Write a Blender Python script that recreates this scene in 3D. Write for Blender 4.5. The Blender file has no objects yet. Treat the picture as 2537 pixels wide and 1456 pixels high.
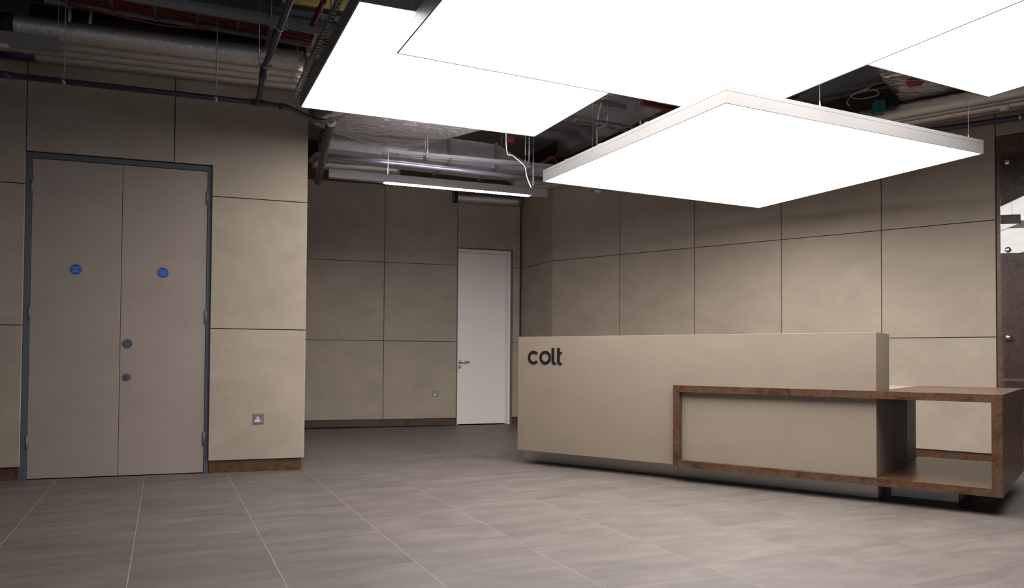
import bpy, bmesh, math, random
from mathutils import Vector, Matrix
random.seed(7)
C = bpy.context.scene.collection
sc = bpy.context.scene
PI = math.pi

# ------------------------------------------------------------------ camera
EYE = 0.95
cam_data = bpy.data.cameras.new('camera')
cam = bpy.data.objects.new('camera', cam_data); C.objects.link(cam)
pitch, roll = 0.0210, 0.0070
right = Vector((1, 0, 0)); fwd = Vector((0, math.cos(pitch), math.sin(pitch))); up = Vector((0, -math.sin(pitch), math.cos(pitch)))
rt = right * math.cos(roll) + up * math.sin(roll); u2 = up * math.cos(roll) - right * math.sin(roll)
m = Matrix((rt, u2, -fwd)).transposed().to_4x4(); m.translation = (0, 0, EYE)
cam.matrix_world = m
cam_data.sensor_fit = 'HORIZONTAL'; cam_data.sensor_width = 36
cam_data.lens = 36 * 1827.67 / 2537
cam_data.shift_y = (847.49 - 728) / 2537
cam_data.clip_start = 0.05
sc.camera = cam
# ------------------------------------------------------------------ world, exposure
w = bpy.data.worlds.new('world'); sc.world = w; w.use_nodes = True
w.node_tree.nodes['Background'].inputs[0].default_value = (0.75, 0.78, 1, 1)
w.node_tree.nodes['Background'].inputs[1].default_value = 0.02
sc.view_settings.view_transform = 'Standard'; sc.view_settings.look = 'None'
sc.view_settings.gamma = 1; sc.view_settings.use_curve_mapping = False
sc.view_settings.exposure = 0.63
PANEL_LIGHT = 5.0        # radiance of the big ceiling panels
# daylight from the window in the wall behind the camera
dl = bpy.data.lights.new('window_daylight', 'AREA'); dl.shape = 'RECTANGLE'; dl.size = 7.0; dl.size_y = 2.6
dl.energy = 42; dl.color = (0.78, 0.86, 1.0)
do = bpy.data.objects.new('window_daylight', dl); C.objects.link(do); do.location = (0, -4.75, 1.75); do.rotation_euler = (math.radians(90), 0, 0)

# ------------------------------------------------------------------ materials
def mat(name, col=(0.5, 0.5, 0.5), rough=0.5, metal=0.0, emit=None, estr=1.0, spec=0.5):
    M = bpy.data.materials.new(name); M.use_nodes = True
    b = M.node_tree.nodes['Principled BSDF']
    b.inputs['Base Color'].default_value = (*col, 1); b.inputs['Roughness'].default_value = rough
    b.inputs['Metallic'].default_value = metal
    b.inputs['Specular IOR Level'].default_value = spec
    if emit:
        b.inputs['Emission Color'].default_value = (*emit, 1); b.inputs['Emission Strength'].default_value = estr
    return M
def nodes(M):
    nt = M.node_tree; return nt, nt.nodes, nt.links, nt.nodes['Principled BSDF']
def pos_vec(nt, scale=(1, 1, 1), rot=0.0, rand=0.0):
    g = nt.nodes.new('ShaderNodeNewGeometry'); mp = nt.nodes.new('ShaderNodeMapping')
    r = nt.nodes.new('ShaderNodeVectorRotate'); r.rotation_type = 'Z_AXIS'; r.inputs['Angle'].default_value = rot
    nt.links.new(g.outputs['Position'], r.inputs['Vector'])
    nt.links.new(r.outputs[0], mp.inputs['Vector']); mp.inputs['Scale'].default_value = scale
    if rand:
        oi = nt.nodes.new('ShaderNodeObjectInfo'); cb = nt.nodes.new('ShaderNodeCombineXYZ')
        ml = nt.nodes.new('ShaderNodeMath'); ml.operation = 'MULTIPLY'; ml.inputs[1].default_value = rand
        nt.links.new(oi.outputs['Random'], ml.inputs[0])
        for k in range(3): nt.links.new(ml.outputs[0], cb.inputs[k])
        ad = nt.nodes.new('ShaderNodeVectorMath'); ad.operation = 'ADD'
        nt.links.new(mp.outputs[0], ad.inputs[0]); nt.links.new(cb.outputs[0], ad.inputs[1])
        return ad.outputs[0]
    return mp.outputs[0]
def noise(nt, vec, scale, detail=4, rough=0.55, dist=0.0):
    n = nt.nodes.new('ShaderNodeTexNoise'); n.inputs['Scale'].default_value = scale
    n.inputs['Detail'].default_value = detail; n.inputs['Roughness'].default_value = rough; n.inputs['Distortion'].default_value = dist
    nt.links.new(vec, n.inputs['Vector']); return n.outputs['Fac']
def ramp(nt, fac, stops):
    r = nt.nodes.new('ShaderNodeValToRGB'); e = r.color_ramp.elements
    while len(e) < len(stops): e.new(0.5)
    for k, (p, c) in enumerate(stops): e[k].position = p; e[k].color = (*c, 1)
    nt.links.new(fac, r.inputs['Fac']); return r.outputs['Color']
def mix(nt, a, b, f, mode='MIX'):
    x = nt.nodes.new('ShaderNodeMix'); x.data_type = 'RGBA'; x.blend_type = mode
    for s, v in ((6, a), (7, b)):
        if isinstance(v, tuple): x.inputs[s].default_value = (*v, 1)
        else: nt.links.new(v, x.inputs[s])
    if isinstance(f, float): x.inputs[0].default_value = f
    else: nt.links.new(f, x.inputs[0])
    return x.outputs[2]
def bump(nt, h, strength, dist=0.01):
    b = nt.nodes.new('ShaderNodeBump'); b.inputs['Strength'].default_value = strength; b.inputs['Distance'].default_value = dist
    nt.links.new(h, b.inputs['Height']); nt.links.new(b.outputs[0], nt.nodes['Principled BSDF'].inputs['Normal'])

def cement(name, c, var=0.10, rough=0.62, rand=30.0):
    M = mat(name, c, rough); nt, N, L, B = nodes(M)
    v = pos_vec(nt, (1, 1, 1.6), 0, rand)
    lo = tuple(x * (1 - var) for x in c); hi = tuple(min(1, x * (1 + var)) for x in c)
    a = ramp(nt, noise(nt, v, 2.2, 5, 0.6, 0.4), [(0.3, lo), (0.7, hi)])
    g = ramp(nt, noise(nt, v, 260, 2, 0.6), [(0.3, (0.86, 0.86, 0.86)), (0.7, (1.12, 1.12, 1.12))])
    L.new(mix(nt, a, g, 1.0, 'MULTIPLY'), B.inputs['Base Color'])
    bump(nt, noise(nt, v, 180, 3), 0.12, 0.002)
    return M
BEIGE = (0.355, 0.296, 0.234)
M_panel = cement('fibre_cement_beige', BEIGE)
M_desk = cement('desk_front_beige', (0.245, 0.198, 0.156), 0.05)
M_leaf = cement('door_laminate_beige', (0.325, 0.266, 0.232), 0.05)
M_joint = mat('joint_dark', (0.075, 0.055, 0.036), 0.9)
M_conc = cement('dark_wall_behind', (0.035, 0.033, 0.032), 0.2, 0.9)
M_soffit = cement('ceiling_slab_paint', (0.27, 0.26, 0.26), 0.1, 0.9)
M_other = cement('rear_wall_paint', (0.30, 0.28, 0.26), 0.05, 0.8)

def rust(name, a=(0.036, 0.019, 0.012), b=(0.104, 0.052, 0.027), c=(0.070, 0.050, 0.040), rough=0.29):
    M = mat(name, b, rough); nt, N, L, B = nodes(M)
    v = pos_vec(nt, (1, 1, 1))
    x = ramp(nt, noise(nt, v, 9, 9, 0.68, 0.8), [(0.33, a), (0.52, b), (0.64, c)])
    y = ramp(nt, noise(nt, v, 45, 5, 0.7), [(0.35, (0.62, 0.62, 0.64)), (0.65, (1.3, 1.25, 1.2))])
    L.new(mix(nt, x, y, 1.0, 'MULTIPLY'), B.inputs['Base Color'])
    bump(nt, noise(nt, v, 90, 4), 0.08, 0.002)
    return M
M_rust = rust('weathered_rust_laminate')
M_rust_dark = rust('dark_rust_cladding', (0.050, 0.029, 0.021), (0.115, 0.062, 0.042), (0.090, 0.064, 0.052), 0.4)

M_tile = mat('porcelain_tile', (0.25, 0.22, 0.2), 0.42, spec=0.36)
nt, N, L, B = nodes(M_tile)
v = pos_vec(nt, (1, 5.5, 1), math.radians(-25.2), 60.0)
s1 = ramp(nt, noise(nt, v, 1.6, 7, 0.62, 0.9), [(0.28, (0.084, 0.070, 0.062)), (0.5, (0.110, 0.093, 0.083)), (0.74, (0.140, 0.120, 0.108))])
v2_ = pos_vec(nt, (1, 1, 1), 0, 60.0)
s2 = ramp(nt, noise(nt, v2_, 3.0, 4, 0.6, 0.3), [(0.3, (0.86, 0.86, 0.86)), (0.7, (1.10, 1.10, 1.10))])
L.new(mix(nt, s1, s2, 1.0, 'MULTIPLY'), B.inputs['Base Color'])
rr = nt.nodes.new('ShaderNodeMapRange'); L.new(noise(nt, v2_, 9, 4), rr.inputs[0]); rr.inputs[3].default_value = 0.44; rr.inputs[4].default_value = 0.60
L.new(rr.outputs[0], B.inputs['Roughness'])
bump(nt, noise(nt, v, 14, 5, 0.6), 0.08, 0.003)
M_grout = mat('pale_grout', (0.32, 0.29, 0.25), 0.8)
M_slab = mat('screed', (0.12, 0.11, 0.10), 0.9)

M_steel = mat('brushed_steel', (0.62, 0.57, 0.52), 0.42, 0.85)
nt, N, L, B = nodes(M_steel); bump(nt, noise(nt, pos_vec(nt, (3, 3, 260)), 4, 3), 0.08, 0.001)
M_chrome = mat('satin_chrome', (0.62, 0.60, 0.58), 0.22, 1.0)
M_zinc = mat('zinc_channel', (0.42, 0.42, 0.43), 0.35, 0.8)
M_galv_dark = mat('dull_sheet_metal', (0.09, 0.09, 0.095), 0.5, 0.5)
M_galv = mat('galvanised_sheet', (0.36, 0.37, 0.39), 0.40, 0.45)
nt, N, L, B = nodes(M_galv)
L.new(ramp(nt, noise(nt, pos_vec(nt), 9, 5, 0.7), [(0.3, (0.42, 0.43, 0.44)), (0.7, (0.60, 0.61, 0.62))]), B.inputs['Base Color'])
M_frame_blue = mat('blue_grey_door_frame', (0.100, 0.112, 0.135), 0.45, 0.3)
M_frame_dark = mat('dark_grey_door_frame', (0.12, 0.12, 0.115), 0.5, 0.1)
M_white = mat('white_paint', (0.86, 0.78, 0.74), 0.4)
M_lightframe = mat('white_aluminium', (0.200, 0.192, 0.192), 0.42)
M_linear = mat('silver_grey_aluminium', (0.25, 0.235, 0.25), 0.4, 0.2)
M_diff = mat('lit_diffuser', (0.8, 0.8, 0.8), 0.5, 0, (1.0, 0.962, 0.925), PANEL_LIGHT)
nt, N, L, B = nodes(M_diff)      # faint tube banding in the diffuser
wv = nt.nodes.new('ShaderNodeTexWave'); wv.inputs['Scale'].default_value = 0.9; wv.inputs['Distortion'].default_value = 0
L.new(pos_vec(nt, (1, 1, 1), math.radians(-25.2 + 90)), wv.inputs['Vector'])
mr = nt.nodes.new('ShaderNodeMapRange'); L.new(wv.outputs['Fac'], mr.inputs[0]); mr.inputs[3].default_value = PANEL_LIGHT * 0.94; mr.inputs[4].default_value = PANEL_LIGHT * 1.04
L.new(mr.outputs[0], B.inputs['Emission Strength'])
M_led = mat('lit_led_slot', (0.8, 0.8, 0.8), 0.5, 0, (1.0, 0.98, 1.0), 36.0)
M_led_up = mat('lit_upward_slot', (0.8, 0.8, 0.8), 0.5, 0, (0.95, 0.9, 1.0), 70.0)
M_black = mat('black_acrylic', (0.012, 0.010, 0.009), 0.35)
M_blackmatt = mat('black_rubber', (0.01, 0.01, 0.011), 0.7)
M_blue = mat('blue_sign_plastic', (0.006, 0.085, 0.36), 0.4)
M_signtext = mat('pale_sign_lettering', (0.30, 0.42, 0.62), 0.5)
M_pipe_blue = mat('dark_blue_grey_pipe', (0.040, 0.042, 0.062), 0.38)
M_pipe_grey = mat('dark_grey_pipe', (0.085, 0.078, 0.085), 0.4)
M_cap = mat('pale_grey_cap', (0.75, 0.73, 0.74), 0.4)
M_red = mat('red_cable_sheath', (0.15, 0.006, 0.006), 0.5)
M_bluepipe = mat('blue_tape', (0.003, 0.008, 0.07), 0.5)
M_cable = mat('pale_flex', (0.62, 0.60, 0.56), 0.5)
M_socket = mat('grey_metal_plate', (0.24, 0.225, 0.25), 0.38, 0.5)
M_socketw = mat('white_socket_insert', (0.78, 0.74, 0.76), 0.4)
M_teal = mat('teal_junction_box', (0.01, 0.16, 0.15), 0.5)
M_wool = cement('yellow_mineral_wool', (0.40, 0.30, 0.06), 0.3, 0.95)
M_redprint = mat('red_print_on_foil', (0.36, 0.02, 0.03), 0.5)
M_blueprint = mat('blue_print_on_foil', (0.03, 0.03, 0.22), 0.5)
M_text_y = mat('pale_lettering_on_band', (0.35, 0.34, 0.18), 0.6)
def foil(name, col, sc_=9.0, st=0.5, rough=0.28, cells=True):
    M = mat(name, col, rough, 0.9); nt, N, L, B = nodes(M)
    v = pos_vec(nt, (1, 1, 1))
    n1 = noise(nt, v, sc_, 6, 0.6, 1.2)
    vo = nt.nodes.new('ShaderNodeTexVoronoi'); vo.inputs['Scale'].default_value = sc_ * 3; vo.feature = 'F1'
    nt.links.new(v, vo.inputs['Vector'])
    ad = nt.nodes.new('ShaderNodeMath'); ad.operation = 'MULTIPLY_ADD'; nt.links.new(vo.outputs['Distance'], ad.inputs[0]); ad.inputs[1].default_value = 1.0 if cells else 0.0; nt.links.new(n1, ad.inputs[2])
    bump(nt, ad.outputs[0], st, 0.02 if cells else 0.008); return M
M_foil = foil('pipe_foil', (0.60, 0.57, 0.54), 70, 0.55, 0.34, False)
M_foil2 = foil('duct_foil_wrap', (0.76, 0.74, 0.72), 5, 0.62, 0.24)
M_glass = bpy.data.materials.new('clear_glass'); M_glass.use_nodes = True
nt = M_glass.node_tree; nt.nodes.clear()
o = nt.nodes.new('ShaderNodeOutputMaterial'); mx = nt.nodes.new('ShaderNodeMixShader'); fr = nt.nodes.new('ShaderNodeFresnel'); fr.inputs[0].default_value = 1.52
tr = nt.nodes.new('ShaderNodeBsdfTransparent'); tr.inputs[0].default_value = (0.97, 0.965, 0.96, 1); gl = nt.nodes.new('ShaderNodeBsdfGlossy'); gl.inputs['Roughness'].default_value = 0.0
ml = nt.nodes.new('ShaderNodeMath'); ml.operation = 'MULTIPLY'; ml.inputs[1].default_value = 1.6
nt.links.new(fr.outputs[0], ml.inputs[0]); nt.links.new(ml.outputs[0], mx.inputs[0]); nt.links.new(tr.outputs[0], mx.inputs[1]); nt.links.new(gl.outputs[0], mx.inputs[2]); nt.links.new(mx.outputs[0], o.inputs[0])

# ------------------------------------------------------------------ building helpers
ORG = {}
class Frame:
    """a wall-aligned frame: s runs along the wall, n out of it, z up"""
    def __init__(self, x, y, deg, flip=False, shear=0.0):
        a = math.radians(deg); self.o = Vector((x, y, 0)); self.d = Vector((math.sin(a), math.cos(a), 0))
        self.n = Vector((self.d.y, -self.d.x, 0)) * (-1 if flip else 1) + self.d * shear
        self.n0 = Vector((self.d.y, -self.d.x, 0)) * (-1 if flip else 1)
    def P(self, s, n, z): return self.o + self.d * s + self.n * n + Vector((0, 0, z))
W0 = Frame(0, 0, 90); W0.n = Vector((0, 1, 0))     # plain world axes

class MB:
    def __init__(self): self.v = []; self.f = []; self.m = []; self.mi = 0; self.sm = []
    def add(self, vs, fs, smooth=False):
        k = len(self.v); self.v += [Vector(p) for p in vs]
        for q in fs: self.f.append([k + i for i in q]); self.m.append(self.mi); self.sm.append(smooth)
        return self
    def box(self, F, s0, s1, n0, n1, z0, z1):
        P = F.P; c = [P(s0, n0, z0), P(s1, n0, z0), P(s1, n1, z0), P(s0, n1, z0), P(s0, n0, z1), P(s1, n0, z1), P(s1, n1, z1), P(s0, n1, z1)]
        return self.add(c, [(0, 3, 2, 1), (4, 5, 6, 7), (0, 1, 5, 4), (1, 2, 6, 5), (2, 3, 7, 6), (3, 0, 4, 7)])
    def prism(self, pts, off):
        """polygon pts extruded by the vector off"""
        n = len(pts); off = Vector(off); a = [Vector(p) for p in pts]; b = [p + off for p in a]
        return self.add(a + b, [tuple(range(n))[::-1], tuple(range(n, 2 * n))] + [(i, (i + 1) % n, n + (i + 1) % n, n + i) for i in range(n)])
    def quadbox(self, q, z0, z1):
        return self.prism([(p[0], p[1], z0) for p in q], (0, 0, z1 - z0))
    def tube(self, pts, r, seg=10, closed=True):
        pts = [Vector(p) for p in pts]; rs = r if isinstance(r, (list, tuple)) else [r] * len(pts); vs = []; fs = []
        ref = None
        for i, p in enumerate(pts):
            t = ((pts[min(i + 1, len(pts) - 1)] - pts[max(i - 1, 0)])).normalized()
            if ref is None: ref = Vector((0, 0, 1)) if abs(t.z) < 0.9 else Vector((1, 0, 0))
            a = t.cross(ref).normalized(); b = a.cross(t).normalized(); ref = b
            for k in range(seg):
                q = 2 * PI * k / seg; vs.append(p + (a * math.cos(q) + b * math.sin(q)) * rs[i])
        for i in range(len(pts) - 1):
            for k in range(seg):
                fs.append((i * seg + k, i * seg + (k + 1) % seg, (i + 1) * seg + (k + 1) % seg, (i + 1) * seg + k))
        self.add(vs, fs, True)
        if closed:
            k0 = len(self.v) - len(vs); e = k0 + (len(pts) - 1) * seg
            self.f.append([k0 + k for k in range(seg)][::-1]); self.f.append([e + k for k in range(seg)])
            self.m += [self.mi] * 2; self.sm += [False] * 2
        return self
    def build(self, name, mats, parent=None, bevel=0.0, seg=2, org=None):
        base = Vector(ORG.get(parent.name, (0, 0, 0))) if parent is not None else Vector((0, 0, 0))
        if org is None: org = base if parent is not None else Vector((0, 0, 0))
        me = bpy.data.meshes.new(name); me.from_pydata([p - org for p in self.v], [], self.f)
        for x in (mats if isinstance(mats, (list, tuple)) else [mats]): me.materials.append(x)
        me.polygons.foreach_set('material_index', self.m); me.polygons.foreach_set('use_smooth', self.sm)
        bm = bmesh.new(); bm.from_mesh(me); bmesh.ops.recalc_face_normals(bm, faces=bm.faces); bm.to_mesh(me); bm.free()
        me.update()
        o = bpy.data.objects.new(name, me); C.objects.link(o); o.location = org - base
        ORG[o.name] = tuple(org)
        if parent is not None: o.parent = parent
        if bevel:
            b = o.modifiers.new('bevel', 'BEVEL'); b.width = bevel; b.segments = seg; b.limit_method = 'ANGLE'
        return o
def empty(name, loc, label=None, cat=None, group=None, kind=None):
    o = bpy.data.objects.new(name, None); C.objects.link(o); o.location = loc; o.empty_display_size = 0.1
    ORG[o.name] = tuple(loc); return tag(o, label, cat, group, kind)
def tag(o, label=None, cat=None, group=None, kind=None):
    for k, v in (('label', label), ('category', cat), ('group', group), ('kind', kind)):
        if v: o[k] = v
    return o
def arc(c, a, b, r0, r1, t0, t1, n):
    """ring sector outline in the plane spanned by a, b"""
    o = [c + (a * math.cos(t0 + (t1 - t0) * i / n) + b * math.sin(t0 + (t1 - t0) * i / n)) * r1 for i in range(n + 1)]
    i_ = [c + (a * math.cos(t0 + (t1 - t0) * i / n) + b * math.sin(t0 + (t1 - t0) * i / n)) * r0 for i in range(n + 1)]
    return o, i_
def ring(mb, c, a, b, r0, r1, t0, t1, n, off):
    o, i_ = arc(c, a, b, r0, r1, t0, t1, n); off = Vector(off)
    for k in range(n):
        full = abs(t1 - t0) > 2 * PI - 1e-3
        q = [o[k], o[k + 1], i_[k + 1], i_[k]]; p = [x + off for x in q]
        fs = [(0, 1, 2, 3), (7, 6, 5, 4), (0, 4, 5, 1), (2, 6, 7, 3)]
        if k == 0 and not full: fs.append((0, 3, 7, 4))
        if k == n - 1 and not full: fs.append((1, 5, 6, 2))
        mb.add(q + p, fs)
def disc(mb, c, a, b, r, off, n=28):
    mb.prism([c + (a * math.cos(2 * PI * k / n) + b * math.sin(2 * PI * k / n)) * r for k in range(n)], off)
def weld(o, d=1e-5):
    bm = bmesh.new(); bm.from_mesh(o.data); bmesh.ops.remove_doubles(bm, verts=bm.verts, dist=d); bmesh.ops.recalc_face_normals(bm, faces=bm.faces); bm.to_mesh(o.data); bm.free()

def text_verts(body, size, depth):
    cu = bpy.data.curves.new('t', 'FONT'); cu.body = body; cu.size = size; cu.align_x = 'CENTER'; cu.align_y = 'CENTER'; cu.extrude = depth; cu.resolution_u = 2
    o = bpy.data.objects.new('t', cu); C.objects.link(o); bpy.context.view_layer.update()
    me = o.to_mesh(); vs = [v.co.copy() for v in me.vertices]; fs = [tuple(p.vertices) for p in me.polygons]
    o.to_mesh_clear(); bpy.data.objects.remove(o); bpy.data.curves.remove(cu); return vs, fs

# ------------------------------------------------------------------ frames of the room (measured)
F1 = Frame(-2.436, 6.003, 72.2)            # left wall with the double door
F2 = Frame(-2.727, 9.795, 73.2)            # recessed back wall with the white door
F4 = Frame(0.118, 10.665, 154.06)          # short angled wall in the corner
F3 = Frame(0.533, 9.812, 128.3)            # long wall behind the desk
RET = Frame(*F1.P(0.727, 0.03, 0).xy, 72.2 - 90)   # return of the left wall going back
RETLEN = 3.55
SLAB = 3.85
J = [0.10, 1.17, 2.245, 3.31]              # panel joints

# ------------------------------------------------------------------ structure: floor
E0 = F1.P(-6.6, 0, 0); E1 = F3.P(10.6, -0.02, 0)
room = [E0, F1.P(0.70, 0, 0), RET.P(RETLEN, -0.02, 0), F2.P(2.975, 0, 0), F3.P(0, -0.02, 0), E1, Vector((7.6, -4.2, 0)), Vector((-8.2, -4.2, 0))]
fl = MB(); fl.quadbox([(-9.5, -4.6), (9.6, -4.6), (9.6, 11.6), (-9.5, 11.6)], -0.25, -0.012)
floor = tag(fl.build('floor', M_slab), kind='structure')
gb = MB(); gb.add([(p.x, p.y, -0.0007) for p in room], [tuple(range(len(room)))])
gb.build('grout', M_grout, floor)
ta = math.radians(-25.2); T1 = Vector((math.sin(ta), math.cos(ta), 0)); T2 = Vector((math.cos(ta), -math.sin(ta), 0))
PITCH = 0.5985; OFF2 = 0.472; OFF1 = 2.718; JW = 0.0013; JV = 0.0006
def clip(poly, nx, ny, c):                  # keep nx*x+ny*y <= c
    out = []
    for i, p in enumerate(poly):
        q = poly[(i + 1) % len(poly)]; dp = nx * p[0] + ny * p[1] - c; dq = nx * q[0] + ny * q[1] - c
        if dp <= 0: out.append(p)
        if dp * dq < 0: t = dp / (dp - dq); out.append((p[0] + (q[0] - p[0]) * t, p[1] + (q[1] - p[1]) * t))
    return out
roomT = [(T2.dot(p), T1.dot(p)) for p in room]
tiles = []
for i in range(-24, 24):
    for j in range(-16, 26):
        a0 = OFF2 + i * PITCH; b0 = OFF1 + j * PITCH; ca = a0 + PITCH / 2; cb_ = b0 + PITCH / 2
        P = roomT
        for nx, ny, c in ((1, 0, a0 + PITCH - JW), (-1, 0, -a0 - JW), (0, 1, b0 + PITCH - JV), (0, -1, -b0 - JV)):
            P = clip(P, nx, ny, c)
            if len(P) < 3: break
        if len(P) < 3: continue
        c = T2 * ca + T1 * cb_
        ar = abs(sum(P[k][0] * P[(k + 1) % len(P)][1] - P[(k + 1) % len(P)][0] * P[k][1] for k in range(len(P)))) / 2
        if ar < 1e-4: continue
        seen = c.y > 2.35 and abs(c.x) < 0.72 * c.y + 0.35
        tiles.append((seen, c, P, ar))
full = None; rest = MB()
def tile_mb(P, cen):
    mb = MB(); pts = [T2 * p[0] + T1 * p[1] for p in P]
    zt = random.uniform(-0.0004, 0.0004)
    mb.prism([p + Vector((0, 0, -0.010)) for p in pts], (0, 0, 0.010 + zt)); return mb
seen_t = sorted([t for t in tiles if t[0]], key=lambda t: t[1].length)
for n_, (s_, c, P, ar) in enumerate(seen_t[:300]):
    whole = len(P) == 4 and abs(ar - (PITCH - 2 * JW) * (PITCH - 2 * JV)) < 1e-5
    if whole and full is not None:
        o = bpy.data.objects.new('tile', full); C.objects.link(o); o.location = c; o.parent = floor
        o.location.z = random.uniform(-0.0003, 0.0001)
    else:
        o = tile_mb(P, c).build('tile', M_tile, floor, org=c)
        if whole: full = o.data
for t in seen_t[300:] + [t for t in tiles if not t[0]]:
    pts = [T2 * p[0] + T1 * p[1] for p in t[2]]
    rest.prism([p + Vector((0, 0, -0.010)) for p in pts], (0, 0, 0.010))
tag(rest.build('tile_field', M_tile, floor), kind='stuff')

# ------------------------------------------------------------------ structure: walls
G = 0.0032
def panels(F, wall, n_face, cells):
    for (s0, s1, z0, z1) in cells:
        MB().box(F, s0 + G, s1 - G, n_face - 0.018, n_face, z0 + G, z1 - G).build('panel', M_panel, wall, bevel=0.0015, seg=1, org=F.P((s0 + s1) / 2, n_face - .018, (z0 + z1) / 2))
# left wall
wb = MB()
wb.box(F1, -6.6, 0.70, -0.16, -0.075, 0, SLAB)
wb.box(F1, -6.6, -1.352, -0.075, 0.008, 0.0, SLAB); wb.box(F1, -0.012, 0.70, -0.075, 0.008, 0.0, SLAB)
wb.box(F1, -1.352, -0.012, -0.075, 0.008, 2.50, SLAB)
wall_left = tag(wb.build('wall_left', M_joint), kind='structure')
cells = []
for k in range(3):
    cells.append((-0.020, 0.727, J[k], J[k + 1])) if k < 2 else None
e = [-1.335 - 1.0 * k for k in range(6)]
for a, b in zip(e[1:], e[:-1]):
    for k in range(3): cells.append((a, b, J[k], J[k + 1]))
cells.append((-1.335, -0.305, 2.495, J[3]))
panels(F1, wall_left, 0.03, cells)
a, b = G, 0.03
pl = [F1.P(-0.305 + a, 0.012, 2.495 + a), F1.P(-0.020 - a, 0.012, 2.495 + a), F1.P(-0.020 - a, 0.012, J[2] + a), F1.P(0.727 - a, 0.012, J[2] + a), F1.P(0.727 - a, 0.012, J[3] - a), F1.P(-0.305 + a, 0.012, J[3] - a)]
# L-shaped panel notched around the door head
pl[1] = F1.P(-0.020 + a, 0.012, 2.495 + a); pl[2] = F1.P(-0.020 + a, 0.012, J[2] + a)
MB().prism(pl, F1.n * 0.018).build('panel', M_panel, wall_left, bevel=0.0015, seg=1)
def base(name, F, segs, n_face):
    mb = MB()
    for s0, s1 in segs: mb.box(F, s0, s1, n_face - 0.012, n_face, 0.0, 0.112)
    return tag(mb.build(name, M_rust), kind='structure')
base('baseboard_left', F1, [(-6.5, -1.353), (-0.011, 0.703)], 0.0135)
# return wall
wr = MB(); wr.box(RET, 0.04, RETLEN, -0.12, -0.022, 0, SLAB)
wall_ret = tag(wr.build('wall_return', M_joint), kind='structure')
panels(RET, wall_ret, 0.0, [(0.004 + k * 1.18, 0.004 + (k + 1) * 1.18, J[q], J[q + 1]) for k in range(3) for q in range(3)])
# back wall
wb = MB(); D0, D1, DZ = 2.030, 2.846, 2.497
wb.box(F2, -0.4, 3.2, -0.25, -0.15, 0, SLAB)
wb.box(F2, -0.4, D0, -0.15, 0.0, 0, SLAB); wb.box(F2, D1, 3.12, -0.15, 0.0, 0, SLAB); wb.box(F2, D0, D1, -0.15, 0.0, DZ, SLAB)
wall_back = tag(wb.build('wall_back', M_joint), kind='structure')
cells = []
for k in range(3):
    for s0, s1 in ((-0.02, 1.012), (1.012, D0)): cells.append((s0, s1, J[k], J[k + 1]))
cells[-2:] = [(-0.02, 1.012, J[2], J[3]), (1.012, D0, J[2], J[3])]
cells += [(D1, 2.955, J[0], J[1]), (D1, 2.955, J[1], J[2])]
panels(F2, wall_back, 0.022, cells)
a = G
pl = [F2.P(D0 + a, 0.004, DZ + a), F2.P(D1 + a, 0.004, DZ + a), F2.P(D1 + a, 0.004, J[2] + a), F2.P(2.955 - a, 0.004, J[2] + a), F2.P(2.955 - a, 0.004, J[3] - a), F2.P(D0 + a, 0.004, J[3] - a)]
MB().prism(pl, F2.n * 0.018).build('panel', M_panel, wall_back, bevel=0.0015, seg=1)
base('baseboard_back', F2, [(0.0, D0 - 0.02), (D1 + 0.012, 2.93)], 0.005)
# corner wall
wb = MB(); wb.box(F4, -0.1, 0.955, -0.12, -0.022, 0, SLAB)
wall_corner = tag(wb.build('wall_corner', M_joint), kind='structure')
panels(F4, wall_corner, 0.0, [(0.02, 0.949, J[k], J[k + 1]) for k in range(3)])
base('baseboard_corner', F4, [(0.03, 0.93)], -0.016)
# long wall behind the desk
wb = MB(); wb.box(F3, -0.04, 10.6, -0.12, -0.022, 0, SLAB)
wall_right = tag(wb.build('wall_right', M_joint), kind='structure')
S3 = [0.0, 1.02, 2.018, 3.016, 4.003, 4.962]
cells = [(a_, b_, J[k], J[k + 1]) for a_, b_ in zip(S3[:-1], S3[1:]) for k in range(3)]
cells += [(4.962, 6.1, 3.01, J[3]), (6.1, 7.24, 3.01, J[3])]
cells += [(7.24 + k, 8.24 + k, J[q], J[q + 1]) for k in range(3) for q in range(3)]
panels(F3, wall_right, 0.0, cells)
base('baseboard_right', F3, [(0.02, 4.96), (7.25, 10.4)], -0.016)
# walls out of the picture, closing the room
wx = MB(); wx.quadbox([(-9.0, -4.6), (-3.5, -4.6), (-3.5, -4.25), (-9.0, -4.25)], 0, SLAB); wx.quadbox([(3.5, -4.6), (8.9, -4.6), (8.9, -4.25), (3.5, -4.25)], 0, SLAB)
wx.quadbox([(-3.5, -4.6), (3.5, -4.6), (3.5, -4.25), (-3.5, -4.25)], 0, 0.45); wx.quadbox([(-3.5, -4.6), (3.5, -4.6), (3.5, -4.25), (-3.5, -4.25)], 3.05, SLAB)
wn = tag(empty('window_1', (0, -4.4, 0.45)), kind='structure'); wm = MB()
for k in range(6): wm.quadbox([(-3.5 + k * 1.388, -4.45), (-3.44 + k * 1.388, -4.45), (-3.44 + k * 1.388, -4.35), (-3.5 + k * 1.388, -4.35)], 0.45, 3.05)
wm.quadbox([(-3.5, -4.45), (3.5, -4.45), (3.5, -4.35), (-3.5, -4.35)], 0.45, 0.50); wm.quadbox([(-3.5, -4.45), (3.5, -4.45), (3.5, -4.35), (-3.5, -4.35)], 3.0, 3.05)
wm.build('window_frame', M_frame_dark, wn)
tag(wx.build('wall_rear', M_other), kind='structure')
a_ = E0; b_ = Vector((-8.2, -4.2, 0)); v_ = (b_ - a_).normalized(); nrm = Vector((v_.y, -v_.x, 0)) * 1
if nrm.x > 0: nrm = -nrm
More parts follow.
